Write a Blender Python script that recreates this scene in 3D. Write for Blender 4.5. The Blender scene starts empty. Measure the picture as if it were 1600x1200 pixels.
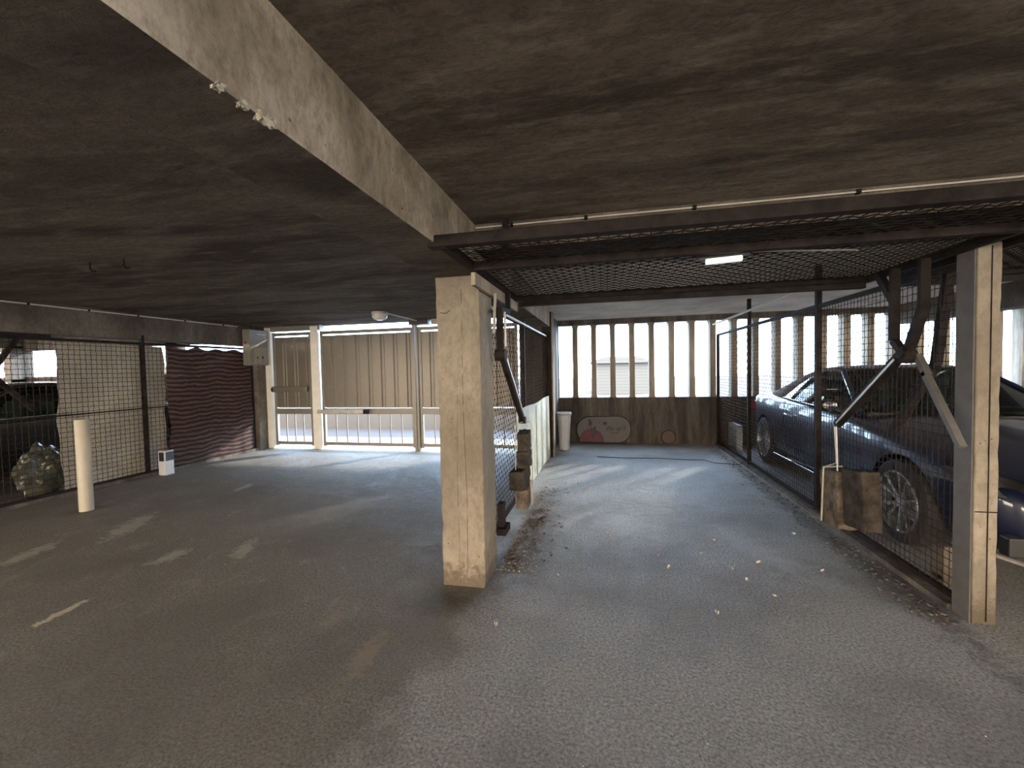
import bpy, bmesh, math, random
from mathutils import Vector, Matrix
PI = math.pi
S = bpy.context.scene
COL = S.collection

# ---------------------------------------------------------------- camera
CAMH = 1.45
yaw, pitch, roll = .2148, -.0349, -.0211
cy, sy, cp, sp = math.cos(yaw), math.sin(yaw), math.cos(pitch), math.sin(pitch)
f = Vector((-sy*cp, cy*cp, sp)); r = Vector((cy, sy, 0)); u = r.cross(f)
r2 = r*math.cos(roll) + u*math.sin(roll); u2 = u*math.cos(roll) - r*math.sin(roll)
cd = bpy.data.cameras.new('camera'); cam = bpy.data.objects.new('camera', cd); COL.objects.link(cam)
cam.matrix_world = Matrix(((r2.x, u2.x, -f.x, 0), (r2.y, u2.y, -f.y, 0), (r2.z, u2.z, -f.z, CAMH), (0, 0, 0, 1)))
cd.sensor_width = 36; cd.lens = 670/1600*36; cd.clip_start = .05; cd.clip_end = 300
S.camera = cam

# ---------------------------------------------------------------- sky, sun, exposure
W = bpy.data.worlds.new('sky'); S.world = W; W.use_nodes = True
nt = W.node_tree; nt.nodes.clear()
tc = nt.nodes.new('ShaderNodeTexCoord'); sx = nt.nodes.new('ShaderNodeSeparateXYZ')
mr = nt.nodes.new('ShaderNodeMapRange'); mr.inputs[1].default_value = -.5; mr.inputs[2].default_value = .5
mx = nt.nodes.new('ShaderNodeMix'); mx.data_type = 'RGBA'
mx.inputs[6].default_value = (1.0, .82, .62, 1); mx.inputs[7].default_value = (.50, .72, 1.0, 1)
st = nt.nodes.new('ShaderNodeMapRange'); st.inputs[1].default_value = -.5; st.inputs[2].default_value = .5
st.inputs[3].default_value = 4.6; st.inputs[4].default_value = 4.4
bg = nt.nodes.new('ShaderNodeBackground'); wo = nt.nodes.new('ShaderNodeOutputWorld')
L = nt.links.new
L(tc.outputs['Generated'], sx.inputs[0]); L(sx.outputs['Y'], mr.inputs[0]); L(mr.outputs[0], mx.inputs[0])
L(sx.outputs['Y'], st.inputs[0]); L(st.outputs[0], bg.inputs[1])
L(mx.outputs[2], bg.inputs[0]); L(bg.outputs[0], wo.inputs[0])
sl = bpy.data.lights.new('sun', 'SUN'); sl.energy = 2.2; sl.color = (1, .93, .82); sl.angle = math.radians(4.5)
sun = bpy.data.objects.new('sun', sl); COL.objects.link(sun)
az, el = math.radians(37), math.radians(20)
sd = Vector((math.sin(az)*math.cos(el), math.cos(az)*math.cos(el), math.sin(el)))
sun.rotation_euler = sd.to_track_quat('Z', 'Y').to_euler()
S.view_settings.view_transform = 'Standard'; S.view_settings.look = 'None'
S.view_settings.gamma = 1; S.view_settings.use_curve_mapping = False
S.view_settings.exposure = 2.18
S.cycles.max_bounces = 10; S.cycles.diffuse_bounces = 6; S.cycles.transparent_max_bounces = 24
S.cycles.sample_clamp_indirect = 6
S.cycles.use_denoising = True

# ---------------------------------------------------------------- materials
class NT:
    def __init__(s, name):
        s.m = bpy.data.materials.new(name); s.m.use_nodes = True; s.t = s.m.node_tree
        s.b = s.t.nodes['Principled BSDF']; s.out = s.t.nodes['Material Output']
        s.tc = s.t.nodes.new('ShaderNodeTexCoord'); s.geo = s.t.nodes.new('ShaderNodeNewGeometry')
    def l(s, a, b): s.t.links.new(a, b)
    def n(s, k): return s.t.nodes.new(k)
    def noise(s, scale, detail=6, rough=.6, stretch=(1, 1, 1), world=True, dist=0, loc=(0, 0, 0)):
        mp = s.n('ShaderNodeMapping'); mp.inputs['Scale'].default_value = stretch; mp.inputs['Location'].default_value = loc
        s.l(s.geo.outputs['Position'] if world else s.tc.outputs['Object'], mp.inputs[0])
        n = s.n('ShaderNodeTexNoise'); n.inputs['Scale'].default_value = scale; n.inputs['Detail'].default_value = detail
        n.inputs['Roughness'].default_value = rough; n.inputs['Distortion'].default_value = dist
        s.l(mp.outputs[0], n.inputs['Vector']); return n.outputs['Fac']
    def rng(s, v, a, b, c=0, d=1):
        m = s.n('ShaderNodeMapRange')
        for i, q in enumerate((a, b, c, d)): m.inputs[i+1].default_value = q
        s.l(v, m.inputs[0]); return m.outputs[0]
    def mix(s, fac, a, b):
        m = s.n('ShaderNodeMix'); m.data_type = 'RGBA'
        for i, q in ((0, fac), (6, a), (7, b)):
            if isinstance(q, (int, float)): m.inputs[i].default_value = q
            elif isinstance(q, (tuple, list)): m.inputs[i].default_value = (*q[:3], 1)
            else: s.l(q, m.inputs[i])
        return m.outputs[2]
    def math(s, op, a, b=0):
        m = s.n('ShaderNodeMath'); m.operation = op
        for i, q in enumerate((a, b)):
            if isinstance(q, (int, float)): m.inputs[i].default_value = q
            else: s.l(q, m.inputs[i])
        return m.outputs[0]
    def color(s, c):
        if isinstance(c, tuple): s.b.inputs['Base Color'].default_value = (*c[:3], 1)
        else: s.l(c, s.b.inputs['Base Color'])
    def bump(s, h, strength=.4, dist=.01):
        b = s.n('ShaderNodeBump'); b.inputs['Strength'].default_value = strength; b.inputs['Distance'].default_value = dist
        s.l(h, b.inputs['Height'])
        if s.b.inputs['Normal'].is_linked:
            s.l(s.b.inputs['Normal'].links[0].from_socket, b.inputs['Normal'])
        s.l(b.outputs[0], s.b.inputs['Normal'])
    def set(s, rough=.6, metal=0, spec=.5):
        s.b.inputs['Roughness'].default_value = rough; s.b.inputs['Metallic'].default_value = metal
        s.b.inputs['Specular IOR Level'].default_value = spec; return s

def simple(name, c, rough=.6, metal=0, var=.25, scale=12, bump=.15, spec=.5):
    t = NT(name).set(rough, metal, spec)
    n = t.noise(scale, world=False)
    t.color(t.mix(t.rng(n, .3, .7), tuple(q*(1-var) for q in c), tuple(min(1, q*(1+var*.6)) for q in c)))
    if bump: t.bump(t.noise(scale*5, world=False), bump, .003)
    return t.m

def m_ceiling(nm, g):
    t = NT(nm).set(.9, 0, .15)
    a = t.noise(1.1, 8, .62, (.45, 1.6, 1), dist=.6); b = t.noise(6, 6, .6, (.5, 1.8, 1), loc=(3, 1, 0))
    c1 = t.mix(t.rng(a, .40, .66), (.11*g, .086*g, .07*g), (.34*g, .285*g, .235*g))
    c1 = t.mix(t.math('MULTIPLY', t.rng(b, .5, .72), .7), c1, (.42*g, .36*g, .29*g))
    d = t.noise(22, 8, .75, (.8, 1.5, 1), dist=1.0)
    t.color(t.mix(t.rng(d, .30, .60), t.mix(.55, c1, (.03, .024, .02)), c1))
    t.bump(t.noise(5, 10, .7, (.6, 2.2, 1), dist=1.2), 1.0, .05); t.bump(t.noise(26, 6, .7, (1, 1.8, 1), dist=1.2), .9, .02)
    return t.m
def m_concrete(name, dark, light, streak=0, rough=.85, pits=True, sc=2.2, foot=False):
    t = NT(name).set(rough, 0, .25)
    st_ = (1, 1, .12) if streak else (1, 1, .6)
    a = t.noise(sc*(1.8 if streak else 1), 8, .65, st_, dist=.3)
    c = t.mix(t.rng(a, .34, .66), dark, light)
    g_ = t.noise(24, 8, .8, st_, loc=(1, 5, 3)); c = t.mix(t.math('MULTIPLY', t.rng(g_, .56, .38), .55), c, tuple(q*.75 for q in dark))
    b = t.noise(.9, 5, .6, (1, 1, 1), loc=(7, 2, 5))
    c = t.mix(t.math('MULTIPLY', t.rng(b, .5, .68), .6), c, tuple(q*.62 for q in dark))
    if pits:
        v = t.n('ShaderNodeTexVoronoi'); v.inputs['Scale'].default_value = 26; v.inputs['Randomness'].default_value = 1
        t.l(t.geo.outputs['Position'], v.inputs['Vector'])
        p = t.math('MULTIPLY', t.rng(v.outputs['Distance'], .17, .08), t.rng(t.noise(5.5, 4), .53, .58))
        c = t.mix(t.math('MULTIPLY', p, .8), c, tuple(q*.3 for q in dark))
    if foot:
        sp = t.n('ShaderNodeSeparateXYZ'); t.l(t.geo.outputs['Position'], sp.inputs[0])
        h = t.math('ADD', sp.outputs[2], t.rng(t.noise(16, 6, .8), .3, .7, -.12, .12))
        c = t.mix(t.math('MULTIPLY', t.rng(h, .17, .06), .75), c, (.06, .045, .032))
    t.color(c)
    t.bump(t.noise(30, 6, .6), .35, .006); t.bump(t.noise(5, 4, .5), .3, .012)
    return t.m
def m_floor():
    t = NT('asphalt_floor').set(.62, 0, .4)
    sep = t.n('ShaderNodeSeparateXYZ'); t.l(t.geo.outputs['Position'], sep.inputs[0]); X, Y = sep.outputs[0], sep.outputs[1]
    fine = t.noise(70, 6, .8); mid = t.noise(7, 8, .7, (1, .7, 1), dist=.5); big = t.noise(.8, 5, .6, loc=(2, 9, 0))
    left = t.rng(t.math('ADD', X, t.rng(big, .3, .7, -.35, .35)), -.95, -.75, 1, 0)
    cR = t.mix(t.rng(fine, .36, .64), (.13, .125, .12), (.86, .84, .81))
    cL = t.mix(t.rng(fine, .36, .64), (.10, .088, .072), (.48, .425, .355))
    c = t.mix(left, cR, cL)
    c = t.mix(t.math('MULTIPLY', t.rng(mid, .52, .72), .4), c, (.62, .60, .57))
    c = t.mix(t.math('MULTIPLY', t.rng(big, .56, .40), .45), c, (.17, .145, .12))
    n1 = t.noise(9, 6, .75, dist=1.0); n2 = t.noise(30, 5, .7)
    def patch(px, py, rx, ry, rot, col, amt, c, soft=.35, edge=1.0):
        dx = t.math('SUBTRACT', X, px); dy = t.math('SUBTRACT', Y, py); ca, sa = math.cos(rot), math.sin(rot)
        ux = t.math('DIVIDE', t.math('ADD', t.math('MULTIPLY', dx, ca), t.math('MULTIPLY', dy, sa)), rx)
        uy = t.math('DIVIDE', t.math('SUBTRACT', t.math('MULTIPLY', dy, ca), t.math('MULTIPLY', dx, sa)), ry)
        d = t.math('SQRT', t.math('ADD', t.math('MULTIPLY', ux, ux), t.math('MULTIPLY', uy, uy)))
        d = t.math('ADD', d, t.rng(n1, .3, .7, -.6*edge, .6*edge)); d = t.math('ADD', d, t.rng(n2, .3, .7, -.3*edge, .3*edge))
        return t.mix(t.math('MULTIPLY', t.rng(d, 1.0, 1.0-soft), amt), c, col)
    c = patch(-3.31, 1.94, .035, .17, .10, (.95, .88, .68), .9, c)
    c = patch(-1.22, 1.93, .07, .25, .12, (.46, .35, .25), .7, c, .6)
    c = patch(-1.58, 2.2, .07, .14, .1, (.46, .35, .25), .5, c, .6)
    c = patch(-3.45, 2.75, .10, .16, .1, (.72, .67, .58), .6, c, .5)
    c = patch(-4.55, 3.25, .13, .42, .5, (.72, .67, .58), .6, c, .5)
    c = patch(-4.7, 2.55, .10, .3, .3, (.72, .67, .58), .6, c, .5)
    c = patch(-4.57, 4.6, .07, .22, .2, (.72, .67, .58), .6, c, .5)
    c = patch(-2.95, 2.95, .08, .25, .5, (.72, .67, .58), .6, c, .5)
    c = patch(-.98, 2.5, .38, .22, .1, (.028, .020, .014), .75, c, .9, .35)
    c = patch(-5.6, 3.5, .22, .2, 0, (.07, .06, .05), .5, c, .8, .4)
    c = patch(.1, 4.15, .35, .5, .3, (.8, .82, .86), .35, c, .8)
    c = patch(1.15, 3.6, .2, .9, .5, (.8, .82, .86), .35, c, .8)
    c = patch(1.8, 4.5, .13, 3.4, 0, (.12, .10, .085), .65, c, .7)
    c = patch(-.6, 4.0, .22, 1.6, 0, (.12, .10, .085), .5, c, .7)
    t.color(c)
    t.l(t.rng(mid, .35, .7, .48, .75), t.b.inputs['Roughness'])
    t.bump(t.noise(48, 8, .85), 1.0, .05); t.bump(t.noise(5, 6, .65, dist=.6), .5, .03)
    return t.m
def glass_mat(name, tint, refl=.12):
    m = bpy.data.materials.new(name); m.use_nodes = True; t = m.node_tree; t.nodes.clear()
    o = t.nodes.new('ShaderNodeOutputMaterial'); tr = t.nodes.new('ShaderNodeBsdfTransparent'); g = t.nodes.new('ShaderNodeBsdfGlossy')
    tr.inputs[0].default_value = (*tint, 1); g.inputs['Roughness'].default_value = .03
    fr = t.nodes.new('ShaderNodeFresnel'); fr.inputs[0].default_value = 1.75; mxs = t.nodes.new('ShaderNodeMixShader')
    t.links.new(fr.outputs[0], mxs.inputs[0]); t.links.new(tr.outputs[0], mxs.inputs[1]); t.links.new(g.outputs[0], mxs.inputs[2])
    t.links.new(mxs.outputs[0], o.inputs[0]); return m
def m_paint(name, c, coat=1.0, rough=.28, metal=.35):
    t = NT(name).set(rough, metal, .5); n = t.noise(400, 2, .5, world=False)
    t.color(t.mix(t.rng(n, .35, .65), tuple(q*.85 for q in c), tuple(q*1.2 for q in c)))
    t.b.inputs['Coat Weight'].default_value = coat; t.b.inputs['Coat Roughness'].default_value = .04; return t.m
def m_reed():
    t = NT('brown_fabric_screen').set(.85, 0, .2)
    sep = t.n('ShaderNodeSeparateXYZ'); t.l(t.geo.outputs['Position'], sep.inputs[0])
    w = t.math('ADD', sep.outputs[2], t.math('ADD', t.math('MULTIPLY', t.math('SINE', t.math('MULTIPLY', sep.outputs[1], 7)), .012), t.rng(t.noise(3.5, 3), .3, .7, -.02, .02)))
    s_ = t.math('SINE', t.math('MULTIPLY', w, 2*PI/.072))
    k = t.rng(s_, -.6, .9); k = t.math('MULTIPLY', k, t.rng(t.noise(5, 4, .6, (1, 1, 3)), .2, .7, .3, 1))
    t.color(t.mix(k, (.022, .013, .012), (.105, .066, .056))); t.bump(s_, .5, .006); return t.m
def m_panel_scuff():
    t = NT('scuffed_white_board').set(.55, 0, .3)
    n = t.noise(3, 7, .7, dist=.8)
    c = t.mix(t.rng(n, .35, .65), (.40, .44, .38), (.66, .69, .60))
    c = t.mix(t.math('MULTIPLY', t.rng(t.noise(7, 6, .7, loc=(4, 4, 4)), .56, .66), .6), c, (.16, .26, .16))
    t.color(c); t.bump(n, .2, .01); return t.m
def m_rust(name, a, b, rough=.75):
    t = NT(name).set(rough, 0, .08); n = t.noise(9, 8, .7, world=False)
    t.color(t.mix(t.rng(n, .38, .62), a, b)); t.bump(t.noise(60, 5, world=False), .35, .003); return t.m
def m_siding():
    t = NT('pale_siding').set(.8, 0, .2)
    sep = t.n('ShaderNodeSeparateXYZ'); t.l(t.geo.outputs['Position'], sep.inputs[0])
    w = t.rng(t.math('FRACT', t.math('MULTIPLY', sep.outputs[2], 6)), .82, .9)
    t.color(t.mix(w, (.075, .092, .115), (.05, .064, .085))); return t.m

M = dict(
    ceil=m_ceiling('dirty_shaded_ceiling', .62), ceilr=m_ceiling('brushed_lit_ceiling', 1.05), floor=m_floor(),  # one ceiling in two tones, each bay's light level put into the colour
    beam=m_concrete('weathered_beam_concrete', (.115, .092, .068), (.40, .35, .285), sc=2.8),
    beam2=m_concrete('grey_beam_concrete', (.06, .05, .04), (.17, .145, .12), sc=2.4),
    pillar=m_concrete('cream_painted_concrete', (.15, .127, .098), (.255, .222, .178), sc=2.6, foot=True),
    palec=m_concrete('pale_ceiling', (.42, .39, .35), (.70, .66, .60), sc=1.5, pits=False),
    wall=m_concrete('streaked_wall_concrete', (.035, .029, .025), (.16, .14, .12), streak=1),
    fin=m_concrete('fin_concrete', (.16, .135, .105), (.34, .29, .225), streak=1, pits=False),
    steel=m_rust('dark_brown_steel', (.009, .0075, .007), (.024, .0185, .0165), .7),
    wire=m_rust('rusty_wire', (.012, .010, .008), (.035, .027, .022), .7),
    galv=simple('galvanised_steel', (.42, .39, .34), .45, .5, .2),
    conduit=simple('grey_conduit', (.50, .46, .40), .5, 0, .15),
    white=simple('white_paint', (.72, .70, .64), .45, 0, .08),
    gate=simple('beige_gate_metal', (.165, .148, .125), .38, .25, .07, bump=.03),
    gframe=simple('beige_gate_frame', (.20, .183, .155), .4, .1, .07, bump=.03),
    black=simple('black_plastic', (.015, .015, .015), .4), rubber=simple('tyre_rubber', (.018, .018, .018), .85),
    navy=m_paint('navy_car_paint', (.004, .007, .026), 1, .35, 0), blackpaint=m_paint('black_car_paint', (.010, .012, .012)),
    greypaint=m_paint('grey_car_paint', (.06, .055, .055)),
    softtop=simple('soft_top_fabric', (.15, .10, .08), .8, 0, .2, 60), chrome=simple('chrome', (.75, .75, .75), .15, 1, .03, bump=0),
    alloy=simple('alloy_silver', (.62, .63, .64), .25, .9, .05, bump=0),
    glass=glass_mat('car_glass', (.62, .85, .76)), lamp_glass=glass_mat('clear_lens', (.9, .9, .88)),
    redlens=simple('red_lens', (.35, .01, .012), .15), seat=simple('seat_fabric', (.03, .03, .032), .8),
    reed=m_reed(), board=m_panel_scuff(),
    sheet=m_concrete('dirty_white_sheet', (.26, .235, .20), (.40, .365, .31), pits=False),
    creambox=simple('cream_plastic', (.33, .30, .245), .5, 0, .08), cabinet=simple('cabinet_grey', (.19, .175, .145), .5, 0, .1), shade_stay=simple('shade_stay_grey', (.085, .08, .078), .7), label=simple('label_plate', (.27, .25, .215), .5),
    block=m_rust('stained_wood_block', (.020, .017, .015), (.058, .048, .040), .9),
    blockl=m_rust('pale_wood_block', (.06, .048, .038), (.16, .125, .098), .9),
    blockc=m_rust('dusty_concrete_block', (.045, .036, .028), (.14, .115, .09), .95),
    plastic=simple('white_plastic', (.48, .5, .52), .45, 0, .1),
    oval=simple('oval_board_cream', (.085, .075, .074), .6, 0, .12), pink=simple('pink_paint', (.085, .009, .027), .6, 0, .15),
    ink=simple('dark_ink', (.02, .016, .02), .6, 0), disc=simple('round_board_pink', (.10, .062, .052), .7, 0, .15),
    leaf=simple('dry_leaf', (.15, .115, .09), .8, 0, .4, 30), leafp=simple('pale_litter', (.55, .52, .46), .8, 0, .2),
    dirt=simple('dirt_litter', (.15, .13, .11), .95, 0, .5, 20, .5),
    rubble=simple('dusty_rubble', (.30, .275, .245), .95, 0, .4, 20, .4),
    outw=simple('outdoor_white_render', (.105, .11, .12), .9, 0, .08, 1.5), outg=simple('outdoor_paving', (.032, .036, .048), .9, 0, .2, 1.2),
    bounce_ground=simple('pale_bounce_ground', (.55, .50, .42), .9, 0, .1, 1.2), siding=m_siding(), bark=simple('bark', (.06, .05, .04), .9), foliage=simple('foliage', (.035, .06, .02), .8, 0, .4),
    bag=simple('crumpled_plastic', (.06, .065, .05), .25, 0, .4, 8, .3),
)

_t = NT('tube_cover').set(.3); _t.color((.85, .86, .84)); _t.b.inputs['Emission Color'].default_value = (.9, 1, .95, 1); _t.b.inputs['Emission Strength'].default_value = .12; M['tube'] = _t.m
# ---------------------------------------------------------------- geometry helpers
class MB:
    def __init__(s): s.v = []; s.f = []
    def add(s, vs, fs, mat=None):
        k = len(s.v); s.v += [Vector(mat @ Vector(p)) if mat else Vector(p) for p in vs]; s.f += [tuple(i+k for i in q) for q in fs]; return s
    def box(s, a, b, mat=None):
        x0, y0, z0 = a; x1, y1, z1 = b
        return s.add([(x0,y0,z0),(x1,y0,z0),(x1,y1,z0),(x0,y1,z0),(x0,y0,z1),(x1,y0,z1),(x1,y1,z1),(x0,y1,z1)],
            [(0,3,2,1),(4,5,6,7),(0,1,5,4),(1,2,6,5),(2,3,7,6),(3,0,4,7)], mat)
    def tube(s, pts, rad, n=8, caps=True, flat=None):
        pts = [Vector(p) for p in pts]; rings = []
        up = None
        for i, p in enumerate(pts):
            d = (pts[min(i+1, len(pts)-1)] - pts[max(i-1, 0)]).normalized()
            if up is None: up = Vector((0, 0, 1)) if abs(d.z) < .9 else Vector((0, 1, 0))
            a = d.cross(up).normalized(); b = a.cross(d).normalized(); up = b
            R = rad[i] if isinstance(rad, (list, tuple)) else rad
            if flat: a = a*flat
            rings.append([p + a*R*math.cos(2*PI*(k+.5)/n) + b*R*math.sin(2*PI*(k+.5)/n) for k in range(n)])
        vs = [q for g in rings for q in g]; fs = []
        for i in range(len(rings)-1):
            for k in range(n): fs.append((i*n+k, i*n+(k+1) % n, (i+1)*n+(k+1) % n, (i+1)*n+k))
        if caps: fs += [tuple(range(n))[::-1], tuple((len(rings)-1)*n+k for k in range(n))]
        return s.add(vs, fs)
    def bar(s, a, b, w, h=None):                        # square bar between two points
        h = h or w; a = Vector(a); b = Vector(b); d = (b-a).normalized()
        up = Vector((0, 0, 1)) if abs(d.z) < .95 else Vector((0, 1, 0))
        p = d.cross(up).normalized()*w/2; q = p.cross(d).normalized()*h/2
        vs = [a-p-q, a+p-q, a+p+q, a-p+q, b-p-q, b+p-q, b+p+q, b-p+q]
        return s.add(vs, [(0,1,2,3),(7,6,5,4),(0,4,5,1),(1,5,6,2),(2,6,7,3),(3,7,4,0)])
    def lathe(s, prof, c, axis='z', n=24):              # prof: (radius, height)
        vs = []; fs = []
        for (rr, h) in prof:
            for k in range(n):
                a = 2*PI*k/n; p = (rr*math.cos(a), rr*math.sin(a), h)
                if axis == 'x': p = (h, rr*math.cos(a), rr*math.sin(a))
                if axis == 'y': p = (rr*math.cos(a), h, rr*math.sin(a))
                vs.append((p[0]+c[0], p[1]+c[1], p[2]+c[2]))
        for i in range(len(prof)-1):
            for k in range(n): fs.append((i*n+k, i*n+(k+1) % n, (i+1)*n+(k+1) % n, (i+1)*n+k))
        return s.add(vs, fs)
    def prism(s, poly, y0, y1):                         # polygon in xz extruded along y
        n = len(poly); vs = [(x, y0, z) for x, z in poly] + [(x, y1, z) for x, z in poly]
        return s.add(vs, [tuple(range(n)), tuple(range(2*n-1, n-1, -1))] + [(k, n+k, n+(k+1) % n, (k+1) % n) for k in range(n)])
    def build(s, name, m, parent=None, loc=(0, 0, 0), rot=(0, 0, 0), smooth=False, bevel=0, mesh=None):
        me = bpy.data.meshes.new(name); me.from_pydata([tuple(p) for p in s.v], [], s.f)
        bm = bmesh.new(); bm.from_mesh(me); bmesh.ops.recalc_face_normals(bm, faces=bm.faces); bm.to_mesh(me); bm.free()
        o = bpy.data.objects.new(name, me); COL.objects.link(o); me.materials.append(m if not isinstance(m, str) else M[m])
        o.location = loc; o.rotation_euler = rot
        if parent: o.parent = parent
        if smooth:
            for p in me.polygons: p.use_smooth = True
            me.set_sharp_from_angle(angle=math.radians(40))
        if bevel:
            b = o.modifiers.new('bevel', 'BEVEL'); b.width = bevel; b.segments = 2; b.limit_method = 'ANGLE'
        return o
def tag(o, label=None, cat=None, group=None, kind=None):
    if label: o['label'] = label
    if cat: o['category'] = cat
    if group: o['group'] = group
    if kind: o['kind'] = kind
    return o
def thing(name, label, cat, loc=(0, 0, 0), group=None, rz=0):
    o = bpy.data.objects.new(name, None); COL.objects.link(o); o.location = loc; o.rotation_euler = (0, 0, rz); o.empty_display_size = .2
    return tag(o, label, cat, group)
def copy_tree(o, parent=None):
    c = o.copy(); COL.objects.link(c)
    if parent: c.parent = parent
    for ch in [q for q in bpy.data.objects if q.parent == o]: copy_tree(ch, c)
    return c
def struct(mb, name, m, label=None, bevel=0):
    o = mb.build(name, m, bevel=bevel); o['kind'] = 'structure'
    if label: o['label'] = label
    return o
def V(a): return Vector(a)
def wire_mesh(mb, O, U, Vv, lu, lv, pitch=.048, r=.0026, amp=.0026):
    """crimped woven wire filling a rectangle O + U*lu, V*lv"""
    O, U, Vv = V(O), V(U).normalized(), V(Vv).normalized(); N = U.cross(Vv)
    nu, nv = int(lu/pitch), int(lv/pitch); pu, pv = lu/nu, lv/nv
    def wire(fn, n):
        vs = []
        for j in range(n+1):
            p, a, b = fn(j)
            vs += [p+a*r, p+b*r, p-a*r, p-b*r]
        fs = [(i*4+k, i*4+(k+1) % 4, i*4+4+(k+1) % 4, i*4+4+k) for i in range(n) for k in range(4)]
        mb.add(vs, fs)
    for i in range(nu+1):
        wire(lambda j, i=i: (O+U*pu*i+Vv*pv*j+N*amp*(1 if (i+j) % 2 else -1)+U*(amp*.8*(1 if (i*7+j) % 2 else -1)), U, N), nv)
    for i in range(nv+1):
        wire(lambda j, i=i: (O+Vv*pv*i+U*pu*j-N*amp*(1 if (i+j) % 2 else -1)+Vv*(amp*.8*(1 if (i*7+j) % 2 else -1)), Vv, N), nu)
    return mb

# ---------------------------------------------------------------- structure
ZC = 2.36
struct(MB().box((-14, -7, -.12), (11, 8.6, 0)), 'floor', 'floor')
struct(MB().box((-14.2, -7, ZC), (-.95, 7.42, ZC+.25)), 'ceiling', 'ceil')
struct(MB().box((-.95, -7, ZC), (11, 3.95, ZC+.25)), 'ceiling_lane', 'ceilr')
struct(MB().box((-.95, 3.95, ZC), (11, 8.7, ZC+.25)), 'ceiling_box', 'palec')
_b = struct(MB().box((-1.09, -7, 2.06), (-.79, 6.3, ZC+.01)), 'trim_1', 'beam', 'pale concrete downstand beam running from above the camera to the inner fence', .008)
_b.data.materials.append(M['ceil'])
for _p in _b.data.polygons:
    if _p.normal.z < -.5 or _p.normal.x < -.5: _p.material_index = 1  # underside and left face darkened in colour to stand for shade
_b = struct(MB().box((-.79, 2.62, 2.2), (5.0, 2.92, ZC+.01)), 'trim_2', 'beam2', 'shallow concrete cross beam above the raised mesh doors', .006)
_b.data.materials.append(M['steel'])
for _p in _b.data.polygons:
    if _p.normal.z < -.5: _p.material_index = 1  # underside given a dark material so it reads as shaded
struct(MB().box((-6.85, -7, 1.99), (-6.55, 7.2, ZC+.01)), 'trim_3', 'beam2', 'grey concrete beam above the left fence', .006)
struct(MB().box((4.72, -7, 2.06), (5.0, 8.4, ZC+.01)), 'trim_4', 'beam2', 'concrete beam beyond the blue convertible')

def pillar(name, a, b, label, m='pillar'):
    mb = MB(); x0, y0, z0 = a; x1, y1, z1 = b
    nx, ny, nz = max(2, int((x1-x0)/.05)), max(2, int((y1-y0)/.05)), int((z1-z0)/.06); rnd = random.Random(len(label))
    bm = bmesh.new(); bmesh.ops.create_cube(bm, size=1)
    for v in bm.verts: v.co = ((x0+x1)/2+v.co.x*(x1-x0), (y0+y1)/2+v.co.y*(y1-y0), (z0+z1)/2+v.co.z*(z1-z0))
    bmesh.ops.subdivide_edges(bm, edges=[e for e in bm.edges if abs(e.verts[0].co.z-e.verts[1].co.z) > .5], cuts=nz, use_grid_fill=True)
    for v in bm.verts:                                    # chipped, uneven arrises
        ch = (.010 if rnd.random() < .18 else .003)*min(1, (x1-x0)/.2)
        sgx = 1 if v.co.x < (x0+x1)/2 else -1; sgy = 1 if v.co.y < (y0+y1)/2 else -1
        v.co.x += sgx*rnd.random()*ch; v.co.y += sgy*rnd.random()*ch
    me = bpy.data.meshes.new(name); bm.to_mesh(me); bm.free(); me.materials.append(M[m])
    o = bpy.data.objects.new(name, me); COL.objects.link(o)
    bv = o.modifiers.new('bevel', 'BEVEL'); bv.width = .006; bv.segments = 2; bv.limit_method = 'ANGLE'
    tag(o, label, 'pillar'); return o
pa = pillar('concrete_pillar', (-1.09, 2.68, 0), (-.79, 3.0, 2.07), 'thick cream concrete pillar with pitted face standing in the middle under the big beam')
# vertical joint lines and a hairline crack near the top of its face
for nm, pts, rr in (('board_mark', [(-.915, 2.683, .02), (-.905, 2.681, .6), (-.918, 2.683, 1.2), (-.912, 2.682, 1.98)], .0012),
                    ('board_mark', [(-.965, 2.683, .02), (-.97, 2.682, .7), (-.955, 2.683, 1.35)], .0009),
                    ('crack', [(-1.06, 2.682, 1.83), (-1.02, 2.682, 1.825), (-.99, 2.682, 1.845)], .003)):
    MB().tube(pts, rr, 5).build(nm, 'steel', pa)
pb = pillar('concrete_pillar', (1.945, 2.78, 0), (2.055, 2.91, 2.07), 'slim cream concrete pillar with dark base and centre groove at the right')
MB().box((1.937, 2.79, .0), (1.944, 2.91, 2.07)).build('shaded_side', 'shade_stay', pb)  # pillar's shaded side: the shade is put into a thin grey slab
MB().box((2.005, 2.777, .02), (2.009, 2.79, 2.05)).build('groove', 'steel', pb)
MB().box((1.95, 2.779, .62), (2.05, 2.79, .626)).build('crack', 'steel', pb)
pc = pillar('dark_column', (-1.0, 6.92, 0), (-.845, 7.1, ZC), 'dark narrow column at the far end of the inner fence', 'steel')
MB().box((-.848, 6.93, 0), (-.825, 7.1, ZC)).build('lit_edge', 'fin', pc, bevel=.003)  # pale strip stands for light on the column's right side
pd = pillar('concrete_pillar', (-6.68, 6.95, 0), (-6.47, 7.22, ZC), 'short grey concrete column beside the pedestrian gate', 'beam2')

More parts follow.
